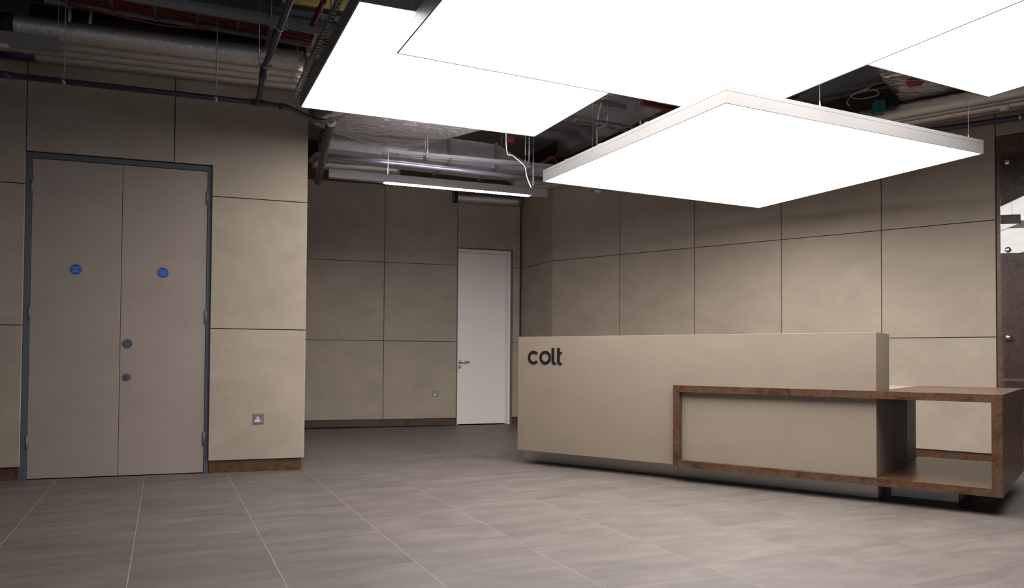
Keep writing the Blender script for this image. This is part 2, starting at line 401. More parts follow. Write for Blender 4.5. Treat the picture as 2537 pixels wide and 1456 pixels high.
MB().prism([a_, b_, b_ + nrm * 0.2, a_ + nrm * 0.2], (0, 0, SLAB)).build('wall_side', M_other)['kind'] = 'structure'
a_ = E1; b_ = Vector((7.6, -4.2, 0)); v_ = (b_ - a_).normalized(); nrm = Vector((v_.y, -v_.x, 0))
if nrm.x < 0: nrm = -nrm
MB().prism([a_, b_, b_ + nrm * 0.2, a_ + nrm * 0.2], (0, 0, SLAB)).build('wall_far_side', M_other)['kind'] = 'structure'

# ------------------------------------------------------------------ structure: ceiling slab with beams
ce = MB(); ce.quadbox([(-9.5, -4.6), (9.6, -4.6), (9.6, 11.6), (-9.5, 11.6)], SLAB, SLAB + 0.2)
ceiling = tag(ce.build('ceiling', M_soffit), kind='structure')
for k, (px, py) in enumerate([(1.5662, 7.7369), (-1.1995, 8.3028), (3.6895, 6.5139)]):
    Fb = Frame(px, py, -25.2); mb = MB()
    mb.box(Fb, -7, 5.5, -0.09, 0.09, 3.62, 3.635); mb.box(Fb, -7, 5.5, -0.008, 0.008, 3.635, 3.835); mb.box(Fb, -7, 5.5, -0.09, 0.09, 3.835, SLAB)
    mb.build('beam', M_soffit, ceiling)
for k in range(7):
    q = (1.0008, 8.7507); Fb = Frame(q[0] - 0.7 * math.sin(ta) * 0, q[1], 64.8)
    Fb.o = Vector((q[0], q[1], 0)) + T1 * (k * 1.25 - 4.2)
    MB().box(Fb, -7, 6, -0.05, 0.05, 3.78, SLAB).build('joist', M_soffit, ceiling)

# ------------------------------------------------------------------ double door
d1 = tag(empty('door_1', F1.P(-0.68, 0, 0)), kind='structure')
mb = MB(); fz = 2.495
mb.box(F1, -1.350, -1.299, -0.07, 0.004, 0, fz).box(F1, -0.054, -0.014, -0.07, 0.004, 0, fz).box(F1, -1.299, -0.054, -0.07, 0.004, 2.452, fz)
mb.build('door_frame', M_frame_blue, d1, bevel=0.002)
def sign(F, s, n, z, parent, rot):
    a = F.d; b = Vector((0, 0, 1)); c = F.P(s, n, z); mb = MB()
    disc(mb, c, a, b, 0.041, F.n * 0.0015, 40); mb.mi = 1
    for row, dz in (('Fire door', 0.015), ('keep', 0.0), ('locked', -0.016)):
        vs, fs = text_verts(row, 0.0165, 0.0002)
        mb.add([c + F.n * (0.0019 + v.z) + a * v.x + b * (v.y + dz) for v in vs], fs)
    for sx in (-0.035, 0.035): disc(mb, c + a * sx + F.n * 0.0015, a, b, 0.0028, F.n * 0.001, 10)
    mb.build('sign', [M_blue, M_signtext], parent, org=c)
for (s0, s1, hs, ss) in ((-1.2965, -0.6795, -1.2985, -0.993), (-0.6755, -0.0565, -0.0555, -0.377)):
    lf = MB().box(F1, s0, s1, -0.05, -0.002, 0.006, 2.449).build('door_leaf', M_leaf, d1, bevel=0.0015, org=F1.P(s0, -0.002, 0))
    for hz in (2.236, 1.264, 0.282):
        c = F1.P(hs, 0.006, hz); mb = MB()
        mb.tube([c + Vector((0, 0, -0.052)), c + Vector((0, 0, 0.052))], 0.006, 12)
        mb.box(Frame(*c.xy, 72.2), -0.012, 0.012, -0.008, -0.003, hz - 0.05, hz + 0.05)
        mb.build('hinge', M_socket, lf, org=c)
    sign(F1, ss, -0.002, 1.611, lf, 0)
    if s0 > -1:
        c = F1.P(-0.623, -0.002, 1.04); mb = MB(); a = F1.d; b = Vector((0, 0, 1))
        ring(mb, c, a, b, 0.023, 0.036, 0, 2 * PI, 36, F1.n * 0.004); disc(mb, c + F1.n * 0.0002, a, b, 0.024, F1.n * 0.0012, 32)
        ring(mb, c, a, b, 0.0215, 0.0235, 0, 2 * PI, 36, F1.n * 0.0055)
        mb.build('flush_pull', M_frame_blue, lf, org=c)
        c = F1.P(-0.625, -0.002, 0.776); mb = MB(); disc(mb, c, a, b, 0.030, F1.n * 0.004, 32)
        mb.prism([c + F1.n * 0.004 + a * x + b * y for x, y in ((-0.003, -0.013), (0.003, -0.013), (0.003, 0.013), (-0.003, 0.013))], F1.n * 0.008)
        mb.build('lock', M_frame_blue, lf, org=c)

# ------------------------------------------------------------------ white door
d2 = tag(empty('door_2', F2.P(2.43, 0, 0)), kind='structure')
mb = MB()
mb.box(F2, D0, D0 + 0.014, -0.14, 0.018, 0, DZ).box(F2, D1 - 0.030, D1, -0.14, 0.018, 0, DZ).box(F2, D0 + 0.014, D1 - 0.030, -0.14, 0.018, DZ - 0.016, DZ)
mb.build('door_trim', M_frame_dark, d2)
mb = MB(); i0, i1, iz = D0 + 0.014, D1 - 0.030, DZ - 0.016
mb.box(F2, i0, i0 + 0.012, -0.13, 0.012, 0, iz).box(F2, i1 - 0.036, i1, -0.13, 0.012, 0, iz).box(F2, i0 + 0.012, i1 - 0.036, -0.13, 0.012, iz - 0.030, iz)
mb.box(F2, i1 - 0.052, i1 - 0.036, -0.13, -0.028, 0, iz - 0.03).box(F2, i0 + 0.012, i1 - 0.052, -0.13, -0.028, iz - 0.045, iz - 0.03)
mb.build('door_frame', M_white, d2, bevel=0.0015)
lf = MB().box(F2, i0 + 0.014, i1 - 0.055, -0.085, -0.036, 0.010, iz - 0.048).build('door_leaf', M_white, d2, bevel=0.002, org=F2.P(i0, -0.036, 0))
c = F2.P(2.088, -0.036, 0.887); a = F2.d; b = Vector((0, 0, 1)); mb = MB()
disc(mb, c, a, b, 0.026, F2.n * 0.008, 28)
mb.tube([c + F2.n * 0.008, c + F2.n * 0.045, c + F2.n * 0.055 + a * 0.012, c + F2.n * 0.055 + a * 0.128], 0.0095, 12)
mb.build('door_handle', M_chrome, lf, org=c)
c = F2.P(2.084, -0.036, 0.812); mb = MB(); disc(mb, c, a, b, 0.026, F2.n * 0.007, 28); disc(mb, c + F2.n * 0.007, a, b, 0.008, F2.n * 0.003, 16)
mb.build('lock', M_chrome, lf, org=c)

# ------------------------------------------------------------------ power sockets
def socket(F, s, n, z, label):
    c = F.P(s, n, z); a = F.d; b = Vector((0, 0, 1)); N_ = F.n
    t = empty('wall_socket', c, label, 'socket', 'switched power sockets low on the wall panels')
    h = 0.043
    MB().prism([c + a * x + b * y for x, y in ((-h, -h), (h, -h), (h, h), (-h, h))], N_ * 0.006).build('faceplate', M_socket, t, bevel=0.003, org=c)
    mb = MB(); o_ = c + N_ * 0.006
    def rect(x, y, w_, h_, mi, d=0.001, o2=0):
        mb.mi = mi; mb.prism([o_ + N_ * o2 + a * (x + p * w_ / 2) + b * (y + q * h_ / 2) for p, q in ((-1, -1), (1, -1), (1, 1), (-1, 1))], N_ * d)
    x0 = -0.008
    rect(x0, 0.007, 0.015, 0.021, 0); rect(x0, -0.0165, 0.042, 0.017, 0)
    rect(x0, 0.007, 0.005, 0.009, 1, 0.0004, 0.0011); rect(x0 - 0.0105, -0.0165, 0.008, 0.005, 1, 0.0004, 0.0011); rect(x0 + 0.0115, -0.0165, 0.008, 0.005, 1, 0.0004, 0.0011)
    mb.build('socket_insert', [M_socketw, M_blackmatt], t, org=c)
    mb = MB(); o_ = c + N_ * 0.006
    rect(0.0235, 0.021, 0.012, 0.022, 0, 0.002)
    mb.build('rocker_switch', M_frame_dark, t, org=c)
    if label.startswith('small'):
        mb = MB(); rect(0.024, 0.021, 0.009, 0.012, 0, 0.001, 0.002); mb.build('neon', M_socketw, t, org=c)
    return t
socket(F1, 0.363, 0.030, 0.434, 'grey metal single power socket on the lowest panel right of the double door')
socket(F2, 1.736, 0.022, 0.441, 'small grey single power socket on the back wall left of the white door')

# ------------------------------------------------------------------ rust feature panel with glass
t = tag(MB().box(F3, 4.968, 7.235, -0.02, 0.002, 0.0, 3.006).build('rust_wall_cladding', M_rust_dark, bevel=0.002, org=F3.P(4.968, 0, 0)), 'dark rusty brown cladding panel behind glass at the right end of the wall', 'cladding')
t = empty('glass_sheet', F3.P(5.0, 0.03, 0.31), 'clear glass sheet held off the rusty cladding by round steel fixings', 'glass panel')
MB().box(F3, 5.0, 7.18, 0.030, 0.040, 0.31, 2.815).build('glass_pane', M_glass, t)
for s_ in (5.056, 7.12):
    for z_ in (2.75, 1.956, 1.164, 0.372):
        c = F3.P(s_, 0.002, z_); a = F3.d; b = Vector((0, 0, 1)); n_ = F3.n; mb = MB()
        mb.tube([c, c + n_ * 0.028], 0.012, 16); mb.tube([c + n_ * 0.0405, c + n_ * 0.052, c + n_ * 0.058, c + n_ * 0.060], [0.024, 0.024, 0.020, 0.004], 24)
        mb.build('standoff_fixing', M_chrome, t, org=c)

# ------------------------------------------------------------------ reception desk
FD = Frame(1.254, 5.737, 125.73, flip=True, shear=0.055)
desk = empty('reception_desk', FD.P(0, 0.25, 0), 'long beige reception desk wrapped by a rusty brown box frame', 'reception desk')
SL, SR = -1.515, 1.424
MB().box(FD, SL, SR, 0.05, 0.43, 0.125, 1.138).build('front_panel', M_desk, desk, bevel=0.0015)
mb = MB(); mb.box(FD, SL, 0.0, 0.43, 1.10, 0.700, 0.742); mb.box(FD, 0.0, 1.43, 0.435, 1.42, 0.700, 0.7435)
mb.build('worktop', M_desk, desk, bevel=0.001)
mb = MB(); mb.box(FD, 0.95, SR, 0.432, 1.02, 0.1255, 0.699)
mb.build('pedestal', M_desk, desk, bevel=0.001)
mb = MB(); mb.box(FD, 0.95, SR, 1.022, 1.36, 0.1255, 0.699); mb.build('pedestal_back', M_rust_dark, desk, bevel=0.001)
mb = MB(); mb.box(FD, SL + 0.02, SL + 0.06, 0.43, 1.08, 0.125, 0.699); mb.build('end_panel', M_desk, desk, bevel=0.001)
# box frame: top, bottom and two sides
FL, FR, FT, FB, TH, DP = 0.0, 2.131, 0.7455, 0.120, 0.050, 1.44
mb = MB(); mb.box(FD, FL, FR, 0.0, 0.0495, FT - TH, FT); mb.box(FD, SR + 0.003, FR, 0.0495, DP, FT - TH, FT); mb.build('frame_top', M_rust, desk)
mb = MB(); mb.box(FD, FL, FR, 0.0, 0.0495, FB, FB + TH); mb.box(FD, FL, FR, 0.0495, DP, FB + 0.001, 0.1245); mb.box(FD, SR + 0.0005, FR, 0.0495, DP, 0.1245, FB + TH)
mb.build('frame_bottom', M_rust, desk)
mb = MB(); mb.box(FD, FL, FL + TH, 0.0, 0.0495, FB + TH, FT - TH); mb.build('frame_side', M_rust, desk)
mb = MB(); mb.box(FD, FR - TH - 0.006, FR, 0.0, DP, FB + TH, FT - TH); mb.build('frame_side', M_rust, desk)
# recessed steel plinth, in lengths with joints
PLN = Frame(0.126, 6.916, 127.06, flip=True)
PLN2 = 3.010
mb = MB(); mb.box(PLN, 0.0, 1.531, 0.0, 0.25, 0.0, 0.122); mb.build('plinth', M_steel, desk, bevel=0.001)
mb = MB(); mb.box(PLN, 1.535, PLN2, 0.0, 0.25, 0.0, 0.1185); mb.build('plinth', M_steel, desk, bevel=0.001)
mb = MB(); mb.box(FD, 1.44, 1.845, 0.40, 1.30, 0.0, 0.120); mb.build('plinth', M_steel, desk, bevel=0.001)
# lettering on the front: c o l t
a = FD.d; b = Vector((0, 0, 1)); n_ = -FD.n0
def LP(x, z): return FD.P(x, 0.05, z) + n_ * 0.0002
off = n_ * 0.006
cz = 0.954; R1, R0 = 0.060, 0.0365
mb = MB(); ring(mb, LP(-1.404 + R1, cz), a, b, R0, R1, math.radians(42), math.radians(318), 36, off); weld(mb.build('letter', M_black, desk))
mb = MB(); ring(mb, LP(-1.280 + R1, cz), a, b, R0, R1, 0, 2 * PI, 44, off); weld(mb.build('letter', M_black, desk))
def glyph(pts):
    MB().prism([LP(x, z) for x, z in pts], off).build('letter', M_black, desk)
def foot(x0, z0, z1, w_, fw):
    return [(x0, z1), (x0, z0 + 0.026)] + [(x0 + 0.026 - 0.026 * math.cos(t_), z0 + 0.026 - 0.026 * math.sin(t_)) for t_ in [PI / 2 * k / 6 for k in range(1, 7)]] + [(x0 + fw, z0), (x0 + fw, z0 + 0.0215), (x0 + w_ + 0.006, z0 + 0.0215), (x0 + w_, z0 + 0.028), (x0 + w_, z1)]
glyph(foot(-1.153, 0.892, 1.038, 0.0255, 0.044))
p = foot(-1.096, 0.892, 1.038, 0.0255, 0.045)
p = p[:-1] + [(-1.096 + 0.0255, 0.9845), (-1.096 + 0.045, 0.9845), (-1.096 + 0.045, 1.0035), (-1.096 + 0.0255, 1.0035)] + p[-1:]
glyph(p)

# ------------------------------------------------------------------ big suspended light panels
def light_panel(label, q, z, cables, clips=()):
    """q: four corners of the underside, in order"""
    TK = 0.10; q = [Vector((p[0], p[1], 0)) for p in q]; cen = sum(q, Vector()) / 4
    t = empty('ceiling_light_panel', (cen.x, cen.y, z), label, 'light panel', 'square suspended light panels')
    def inset(d, qq=q):
        out = []
        for i in range(4):
            p = qq[i]; a_ = (qq[(i + 1) % 4] - p).normalized(); b_ = (qq[i - 1] - p).normalized(); out.append(p + (a_ + b_) * d)
        return out
    def band(z0, z1, d0, d1, mbx):
        o_, i_ = inset(d0), inset(d1)
        for k in range(4):
            j = (k + 1) % 4; mbx.quadbox([o_[k], o_[j], i_[j], i_[k]], z0, z1)
    mb = MB(); band(z, z + TK * 0.735, 0, 0.009, mb); band(z + TK * 0.735, z + TK * 0.75, 0.002, 0.007, mb); band(z + TK * 0.75, z + TK, 0, 0.007, mb)
    mb.build('frame', M_lightframe, t)
    MB().quadbox(inset(0.009), z + 0.004, z + 0.012).build('diffuser', M_diff, t)
    MB().quadbox(inset(0.0095), z + TK - 0.012, z + TK - 0.004).build('back_plate', M_lightframe, t)
    for (x, y) in cables:
        mb = MB(); mb.tube([(x, y, z + TK - 0.006), (x, y, z + TK + 0.03)], [0.007, 0.003], 8); mb.tube([(x, y, z + TK + 0.03), (x, y, SLAB)], 0.0016, 6)
        mb.build('suspension_cable', M_cable, t)
    for (x, y) in clips:
        mb = MB(); F_ = Frame(x, y, -25.2); mb.box(F_, -0.02, 0.02, -0.012, 0.012, z + TK - 0.004, z + TK + 0.014); mb.build('clip', M_lightframe, t)
    return t
qD = [(0.2537, 6.2605), (2.4414, 7.2892), (3.4075, 5.3145), (1.2411, 4.2873)]
vD = [Vector(p) for p in qD]
def inner(v, i, a_, b_):
    e1 = (v[(i + 1) % 4] - v[i]).normalized(); e2 = (v[i - 1] - v[i]).normalized(); p = v[i] + e1 * a_ + e2 * b_; return (p.x, p.y)
ee = (vD[0] - vD[3])
light_panel('lowest square light panel, hanging nearest above the reception desk', qD, 2.45,
    [(1.932, 4.6235), (3.2864, 5.2974), inner(vD, 0, 0.3, 0.3), inner(vD, 1, 0.3, 0.3)],
    [(vD[3] + ee * f_ + (vD[2] - vD[3]).normalized() * 0.03).xy for f_ in (0.36, 0.62, 0.84)])
qA = [(-1.5903, 5.4509), (0.179, 6.1423)]
A0, A1 = Vector(qA[0]), Vector(qA[1]); eA = Vector((-0.8104, 3.7999)) - A0
Aq = [A0, A1, A1 + (Vector((0.6758, 5.1053)) - A1).normalized() * eA.length, A0 + eA]
light_panel('leftmost square light panel with a dark grey shaded side, farthest left of the group', [tuple(p) for p in Aq], 2.80,
    [inner(Aq, 0, 0.1, 0.3), inner(Aq, 1, 0.3, 0.3), inner(Aq, 2, 0.3, 0.3), inner(Aq, 3, 0.3, 0.3)])
B0, B1 = Vector((-0.6674, 4.1496)), Vector((1.6088, 5.2195))
dB = (Vector((-0.3548, 3.519)) - B0).normalized(); dB2 = (Vector((2.433, 3.4867)) - B1).normalized()
Bq = [B0, B1, B1 + dB2 * 2.42, B0 + dB * 2.42]
light_panel('largest light panel overhead, overlapping in front of the other panels', [tuple(p) for p in Bq], 2.67,
    [inner(Bq, 0, 0.3, 0.3), inner(Bq, 1, 0.3, 0.3), inner(Bq, 2, 0.3, 0.3), inner(Bq, 3, 0.3, 0.3)])
C0, C1 = Vector((2.2171, 4.5949)), Vector((3.3296, 5.1404))
dC = (Vector((3.4359, 4.9303)) - C1).normalized(); C0 = C1 + (C0 - C1).normalized() * 1.85
Cq = [C0, C1, C1 + dC * 1.85, C0 + dC * 1.85]
light_panel('light panel at the upper right corner of the photo, partly hidden behind the largest panel', [tuple(p) for p in Cq], 2.80,
    [inner(Cq, 0, 0.3, 0.3), inner(Cq, 1, 0.3, 0.3), inner(Cq, 2, 0.3, 0.3), inner(Cq, 3, 0.3, 0.3)])

# ------------------------------------------------------------------ slim linear lights
def linear(label, F, s0, s1, n, z, l0, l1, lit, cables, hw=0.032, hh=0.080):
    t = empty('linear_light', F.P(s0, n, z), label, 'linear light', 'slim suspended linear lights')
    mb = MB(); mb.box(F, s0, s1, n - hw, n + hw, z, z + hh); mb.build('housing', M_linear, t, bevel=0.003)
    if lit:
        mb = MB(); mb.box(F, l0, l1, n - hw * 0.95, n + hw * 0.98, z - 0.004, z + 0.002); mb.build('led_strip', M_led, t)
        mb = MB(); mb.box(F, l0, l1, n - hw * 0.6, n + hw * 0.6, z + hh - 0.002, z + hh + 0.002); mb.build('upward_led_strip', M_led_up, t)
    else:
        mb = MB(); mb.box(F, s0 + 0.3, s1 - 0.3, n - hw * 0.7, n + hw * 0.7, z - 0.003, z + 0.002); mb.build('unlit_diffuser', M_cap, t)
    for s_ in cables:
        MB().tube([F.P(s_, n, z + hh), F.P(s_, n, SLAB)], 0.0013, 6).build('suspension_cable', M_zinc, t)
    return t
LZ = 2.60
la, lb = Vector((-1.6936, 6.7498) + (0,)), Vector((0.3552, 7.5175) + (0,))
FLn = Frame(la.x, la.y, math.degrees(math.atan2(*(lb - la).xy)))
LL = (lb - la).length; lc = (Vector((-1.2168, 6.9546) + (0,)) - la).length; ld = (Vector((0.1722, 7.4669) + (0,)) - la).length
linear('slim grey linear light with a lit slot hanging before the recessed back wall', FLn, 0.0, LL, -0.034, LZ, lc, ld, True, [0.55, LL - 0.15])
FLm = Frame(-3.107, 5.003, 72.2)
linear('unlit grey linear light entering at the upper left edge under the foil pipes', FLm, -2.2, 0.0, 0.0, 3.02, 0, 0, False, [-0.012, -1.6], 0.04, 0.085)

# ------------------------------------------------------------------ insulated foil pipes
def wob(F, s0, s1, n, z, r, step=0.07, amp=0.0018):
    k = int((s1 - s0) / step); pts = []; rs = []
    for i in range(k + 1):
        s = s0 + (s1 - s0) * i / k; pts.append(F.P(s, n + random.uniform(-1, 1) * amp, z + random.uniform(-1, 1) * amp)); rs.append(r * random.uniform(0.988, 1.012))
    return pts, rs
def foil_pipe(F, s0, s1, n, z, r, label, group, bands=(), m_=None):
    t = empty('insulated_pipe', F.P(s0, n, z), label, 'pipe', group)
    p, rs = wob(F, s0, s1, n, z, r); MB().tube(p, rs, 18).build('foil_sleeve', m_ or M_foil, t)
    for (a_, b_, mm) in bands:
        o = MB().tube([F.P(a_, n, z), F.P(b_, n, z)], r * 1.07, 20).build('band', mm, t)
    return t
GL = 'foil wrapped pipes above the double door'
ZP = 3.215
for k, (n, r, nm) in enumerate(((0.10, 0.055, 'foil wrapped pipe closest to the left wall above the double door'),
        (0.245, 0.055, 'foil wrapped pipe second from the left wall above the double door'),
        (0.385, 0.055, 'foil wrapped pipe third from the left wall above the double door'),
        (0.545, 0.078, 'thickest foil wrapped pipe, outermost above the double door'))):
    bands = [(-1.66, -1.26, M_bluepipe)] if k == 0 else ([(-1.70, -1.355, M_bluepipe), (-1.355, -1.262, M_blackmatt)] if k == 3 else [])
    foil_pipe(F1, -4.5 if k != 3 else -4.5, 0.66, n, ZP + (0.02 if k == 3 else 0), r, nm, GL, bands)
# lettering rows on the black band
GR = 'foil wrapped pipes along the wall behind the desk'
for k, (n, r, nm) in enumerate(((0.10, 0.045, 'foil wrapped pipe nearest the wall above the desk'),
        (0.235, 0.060, 'foil wrapped pipe second out from the wall above the desk'),
        (0.385, 0.055, 'foil wrapped pipe third out from the wall above the desk'),
        (0.540, 0.070, 'foil wrapped pipe farthest out from the wall above the desk'))):
    foil_pipe(F3, -0.25, 9.0, n, 3.235, r, nm, GR, [(5.02, 5.09, M_cap)] if k == 1 else [])
foil_pipe(F2, 0.02, 1.15, 0.45, 3.42, 0.075, 'foil wrapped pipe high along the recessed back wall', None)
foil_pipe(F2, 1.95, 2.93, 0.10, 3.19, 0.075, 'short foil wrapped pipe above the white door', None, [(1.95, 2.0, M_blackmatt)])

# ------------------------------------------------------------------ dark sprinkler pipes
def clampring(c, F, r, t, rod_top=None):
    mb = MB(); mb.tube([c - F.d * 0.012, c + F.d * 0.012], r * 1.22, 16); mb.box(Frame(*c.xy, 72.2), -0.008, 0.008, -0.008, 0.008, c.z + r, c.z + r + 0.03)
    mb.build('pipe_clamp', M_zinc, t)
    if rod_top: MB().tube([c + Vector((0, 0, r + 0.02)), Vector((c.x, c.y, rod_top))], 0.0045, 8).build('hanger_rod', M_zinc, t)
ZS = 2.84; NS = 0.68
def onS(s, z=ZS): return F1.P(s, NS, z)
t = empty('sprinkler_pipe', onS(-1.4), 'dark blue grey pipe running across in front of the double door wall', 'pipe')
c1, c2, c3, c4 = Vector((-1.9032, 5.4599, 2.8342)), Vector((-1.7057, 5.5233, 2.8239)), Vector((-1.5561, 5.7391, 2.8)), Vector((-1.451, 5.7241, 2.78))
cl = Vector((-3.478, 4.9543, 2.8427))
cl0 = cl - (c1 - cl).normalized() * 2.5
MB().tube([cl0, c1, c2, c2 + (c3 - c2) * 0.12, c3, c4], [0.0205] * 6, 16).build('pipe_run', M_pipe_blue, t)
for p, q in ((cl + (c1 - cl) * -0.01, cl + (c1 - cl) * 0.045), (c2 - (c2 - c1) * 0.3, c2), (c1 - (c2 - c1) * 0.25, c1 + (c2 - c1) * 0.25)):
    MB().tube([p, q], 0.0255, 16).build('coupling', M_pipe_blue, t)
for px in (0.2309, 0.8234):
    c = cl + (c1 - cl) * px; clampring(c, F1, 0.0205, t, SLAB)
b0 = c1; b1 = Vector((-1.8684, 5.471, 3.0905)); b2 = Vector((-1.5089, 4.9249, 3.35))
b3 = b2 + (b2 - b1) * 0.5
MB().tube([b0, b0 + (b1 - b0) * 0.85, b1 + (b2 - b1) * 0.02, b2, b3], 0.0225, 16).build('branch_pipe', M_pipe_grey, t)
MB().tube([b0 + (b1 - b0) * 0.72, b1, b1 + (b2 - b1) * 0.04], 0.029, 16).build('elbow', M_pipe_blue, t)
for f_ in (0.06, 0.62):
    c = b1 + (b2 - b1) * f_; d_ = (b2 - b1).normalized(); mb = MB(); mb.tube([c - d_ * 0.01, c + d_ * 0.01], 0.028, 16); mb.box(Frame(*c.xy, 72.2), -0.05, 0.05, -0.006, 0.006, c.z - 0.006, c.z + 0.010)
    mb.build('pipe_clamp', M_zinc, t); MB().tube([c + F1.d * 0.045 * (-1 if f_ < 0.3 else 1), Vector((c.x, c.y, SLAB)) + F1.d * 0.045 * (-1 if f_ < 0.3 else 1)], 0.0045, 8).build('hanger_rod', M_zinc, t)

t = empty('drain_pipe', (-1.4751, 5.9219, 2.85), 'dark grey pipe with a pale end cap beside the corner of the left wall', 'pipe')
e0 = Vector((-1.4726, 5.9117, 2.85)); e1 = e0 + Vector((-0.300, 0.954, 0)) * 2.2; ed = (e1 - e0).normalized()
MB().tube([e0 + ed * 0.03, e1], 0.037, 18).build('pipe_run', M_pipe_grey, t)
MB().tube([e0 + ed * 0.35, e0 + ed * 0.47], 0.042, 18).build('coupling', M_pipe_grey, t)
mb = MB(); mb.tube([e0 - ed * 0.006, e0, e0 + ed * 0.04], [0.028, 0.034, 0.0385], 22)
sd = ed.cross(Vector((0, 0, 1))).normalized()
mb.build('end_cap', M_cap, t)
ring_mb = MB(); ring(ring_mb, e0 - ed * 0.007, sd, Vector((0, 0, 1)), 0.017, 0.020, 0, 2 * PI, 24, -ed * 0.002)
ring_mb.prism([e0 - ed * 0.007 + sd * x + Vector((0, 0, 1)) * y for x, y in ((-0.010, 0.008), (-0.006, 0.008), (-0.006, -0.006), (0.008, -0.006), (0.008, -0.010), (-0.010, -0.010))], -ed * 0.002)
ring_mb.build('cap_marking', M_frame_dark, t)

t = empty('sprinkler_pipe', F3.P(1, 0.14, 3.12), 'dark blue pipe under the foil pipes along the wall above the desk', 'pipe')
r0, r1_ = Vector((4.0113, 6.8866, 3.1273)), Vector((4.5183, 6.4862, 3.1138)); dr = (r1_ - r0).normalized()
MB().tube([r0 - dr * 3.4, r1_ + dr * 3], 0.026, 16).build('pipe_run', M_pipe_blue, t)
clampring(r0 + dr * 0.62, F3, 0.026, t)
t = empty('sprinkler_pipe', F2.P(0, 0.9, 3.3), 'dark blue pipe along the recessed back wall above the linear light', 'pipe')
k0, k1, k2, k3 = Vector((-2.0282, 7.3506, 2.9)), Vector((-1.9123, 7.112, 2.9)), Vector((-1.1059, 7.4029, 2.9)), Vector((0.3248, 8.0185, 2.9))
MB().tube([k0, k1, k2, k3], 0.026, 18).build('pipe_run', mat('glossy_blue_black_pipe', (0.22, 0.21, 0.25), 0.3, 0.6), t)

# ------------------------------------------------------------------ cable trays
def tray(label, A, B_, w_, h_, rungs=True, hang=(), m_=None, wires=None):
    A, B_ = Vector(A), Vector(B_); F = Frame(A.x, A.y, math.degrees(math.atan2(*(B_ - A).xy))); Lg = (B_ - A).xy.length; z = A.z
    t = empty('cable_tray', A, label, 'cable tray'); mm = m_ or M_zinc
    mb = MB()
    for s_ in (-1, 1):
        mb.box(F, 0, Lg, s_ * w_ / 2 - 0.002, s_ * w_ / 2 + 0.002, z, z + h_); mb.box(F, 0, Lg, min(s_ * w_ / 2, s_ * (w_ / 2 - 0.014)), max(s_ * w_ / 2, s_ * (w_ / 2 - 0.014)), z, z + 0.003)
    mb.build('side_rail', mm, t)
    k = int(Lg / 0.28)
    for i in range(k): MB().box(F, 0.14 + i * 0.28, 0.165 + i * 0.28, -w_ / 2, w_ / 2, z + 0.004, z + 0.014).build('rung', mm, t)
    if wires:
        mb = MB()
        for i in range(5):
            n = (-0.35 + i * 0.175) * w_; pts = [F.P(Lg * j / 14, n + random.uniform(-1, 1) * 0.008, z + 0.026 + random.uniform(0, 0.006)) for j in range(15)]; mb.tube(pts, 0.010, 8)
        tag(mb.build('cable_bundle', wires, t), kind='stuff')
    for s_ in hang:
        for q in (-1, 1):
            MB().tube([F.P(s_, q * (w_ / 2 + 0.015), z - 0.03), F.P(s_, q * (w_ / 2 + 0.015), 3.24 if (z < 3.1 and s_ < 1) else SLAB)], 0.004, 6).build('hanger_rod', M_zinc, t)
        MB().box(F, s_ - 0.018, s_ + 0.018, -w_ / 2 - 0.04, w_ / 2 + 0.04, z - 0.024, z - 0.002).build('bracket', M_zinc, t)
    return t
tray('narrow zinc cable tray hanging above the lit linear light', (-1.3284, 7.4571, 3.02), (0.5466, 8.0483, 3.02), 0.10, 0.03, hang=(0.45, 1.55))
tray('cable tray seen between the left and lowest light panels', (0.5164, 7.6464, 3.45), (1.6683, 8.2367, 3.45), 0.14, 0.03, hang=(0.5, 1.4))
tray('upper left cable tray with red cables behind the foil pipes', (-3.2542, 5.0131, 3.42), (-1.3898, 5.807, 3.42), 0.28, 0.05, hang=(1.5, 2.6), wires=M_red)
tray('empty cable tray farther back at the upper left', (-3.266, 5.3995, 3.6), (-1.3935, 6.1012, 3.6), 0.25, 0.05)
tray('straight conduit tray right of the largest light panel', (2.7886, 7.3627, 3.5), (3.4752, 6.7994, 3.5), 0.16, 0.03)
# slotted channel beside the left light panel
sa, sb = Vector((-1.7806, 5.9642, 3.06)), Vector((-1.008, 4.2765, 3.06))
Fs = Frame(sa.x, sa.y, math.degrees(math.atan2(*(sb - sa).xy))); Ls = (sb - sa).xy.length + 0.6
t = empty('slotted_channel', sa, 'slotted zinc channel beside the left edge of the leftmost light panel', 'channel')
mb = MB(); ns = int(Ls / 0.055)
mb.box(Fs, 0, Ls, -0.014, -0.010, 3.06, 3.10); mb.box(Fs, 0, Ls, 0.010, 0.014, 3.06, 3.10)
mb.build('side_rail', M_zinc, t)
mb = MB()
for i in range(ns): mb.box(Fs, i * 0.055, i * 0.055 + 0.026, -0.010, 0.010, 3.062, 3.065)
tag(mb.build('slot_web', M_cable, t), kind='stuff')
MB().tube([Fs.P(0.1, 0, 3.07), Fs.P(0.1, 0, SLAB)], 0.0045, 8).build('hanger_rod', M_zinc, t); MB().tube([Fs.P(1.5, 0, 3.07), Fs.P(1.5, 0, SLAB)], 0.0045, 8).build('hanger_rod', M_zinc, t)

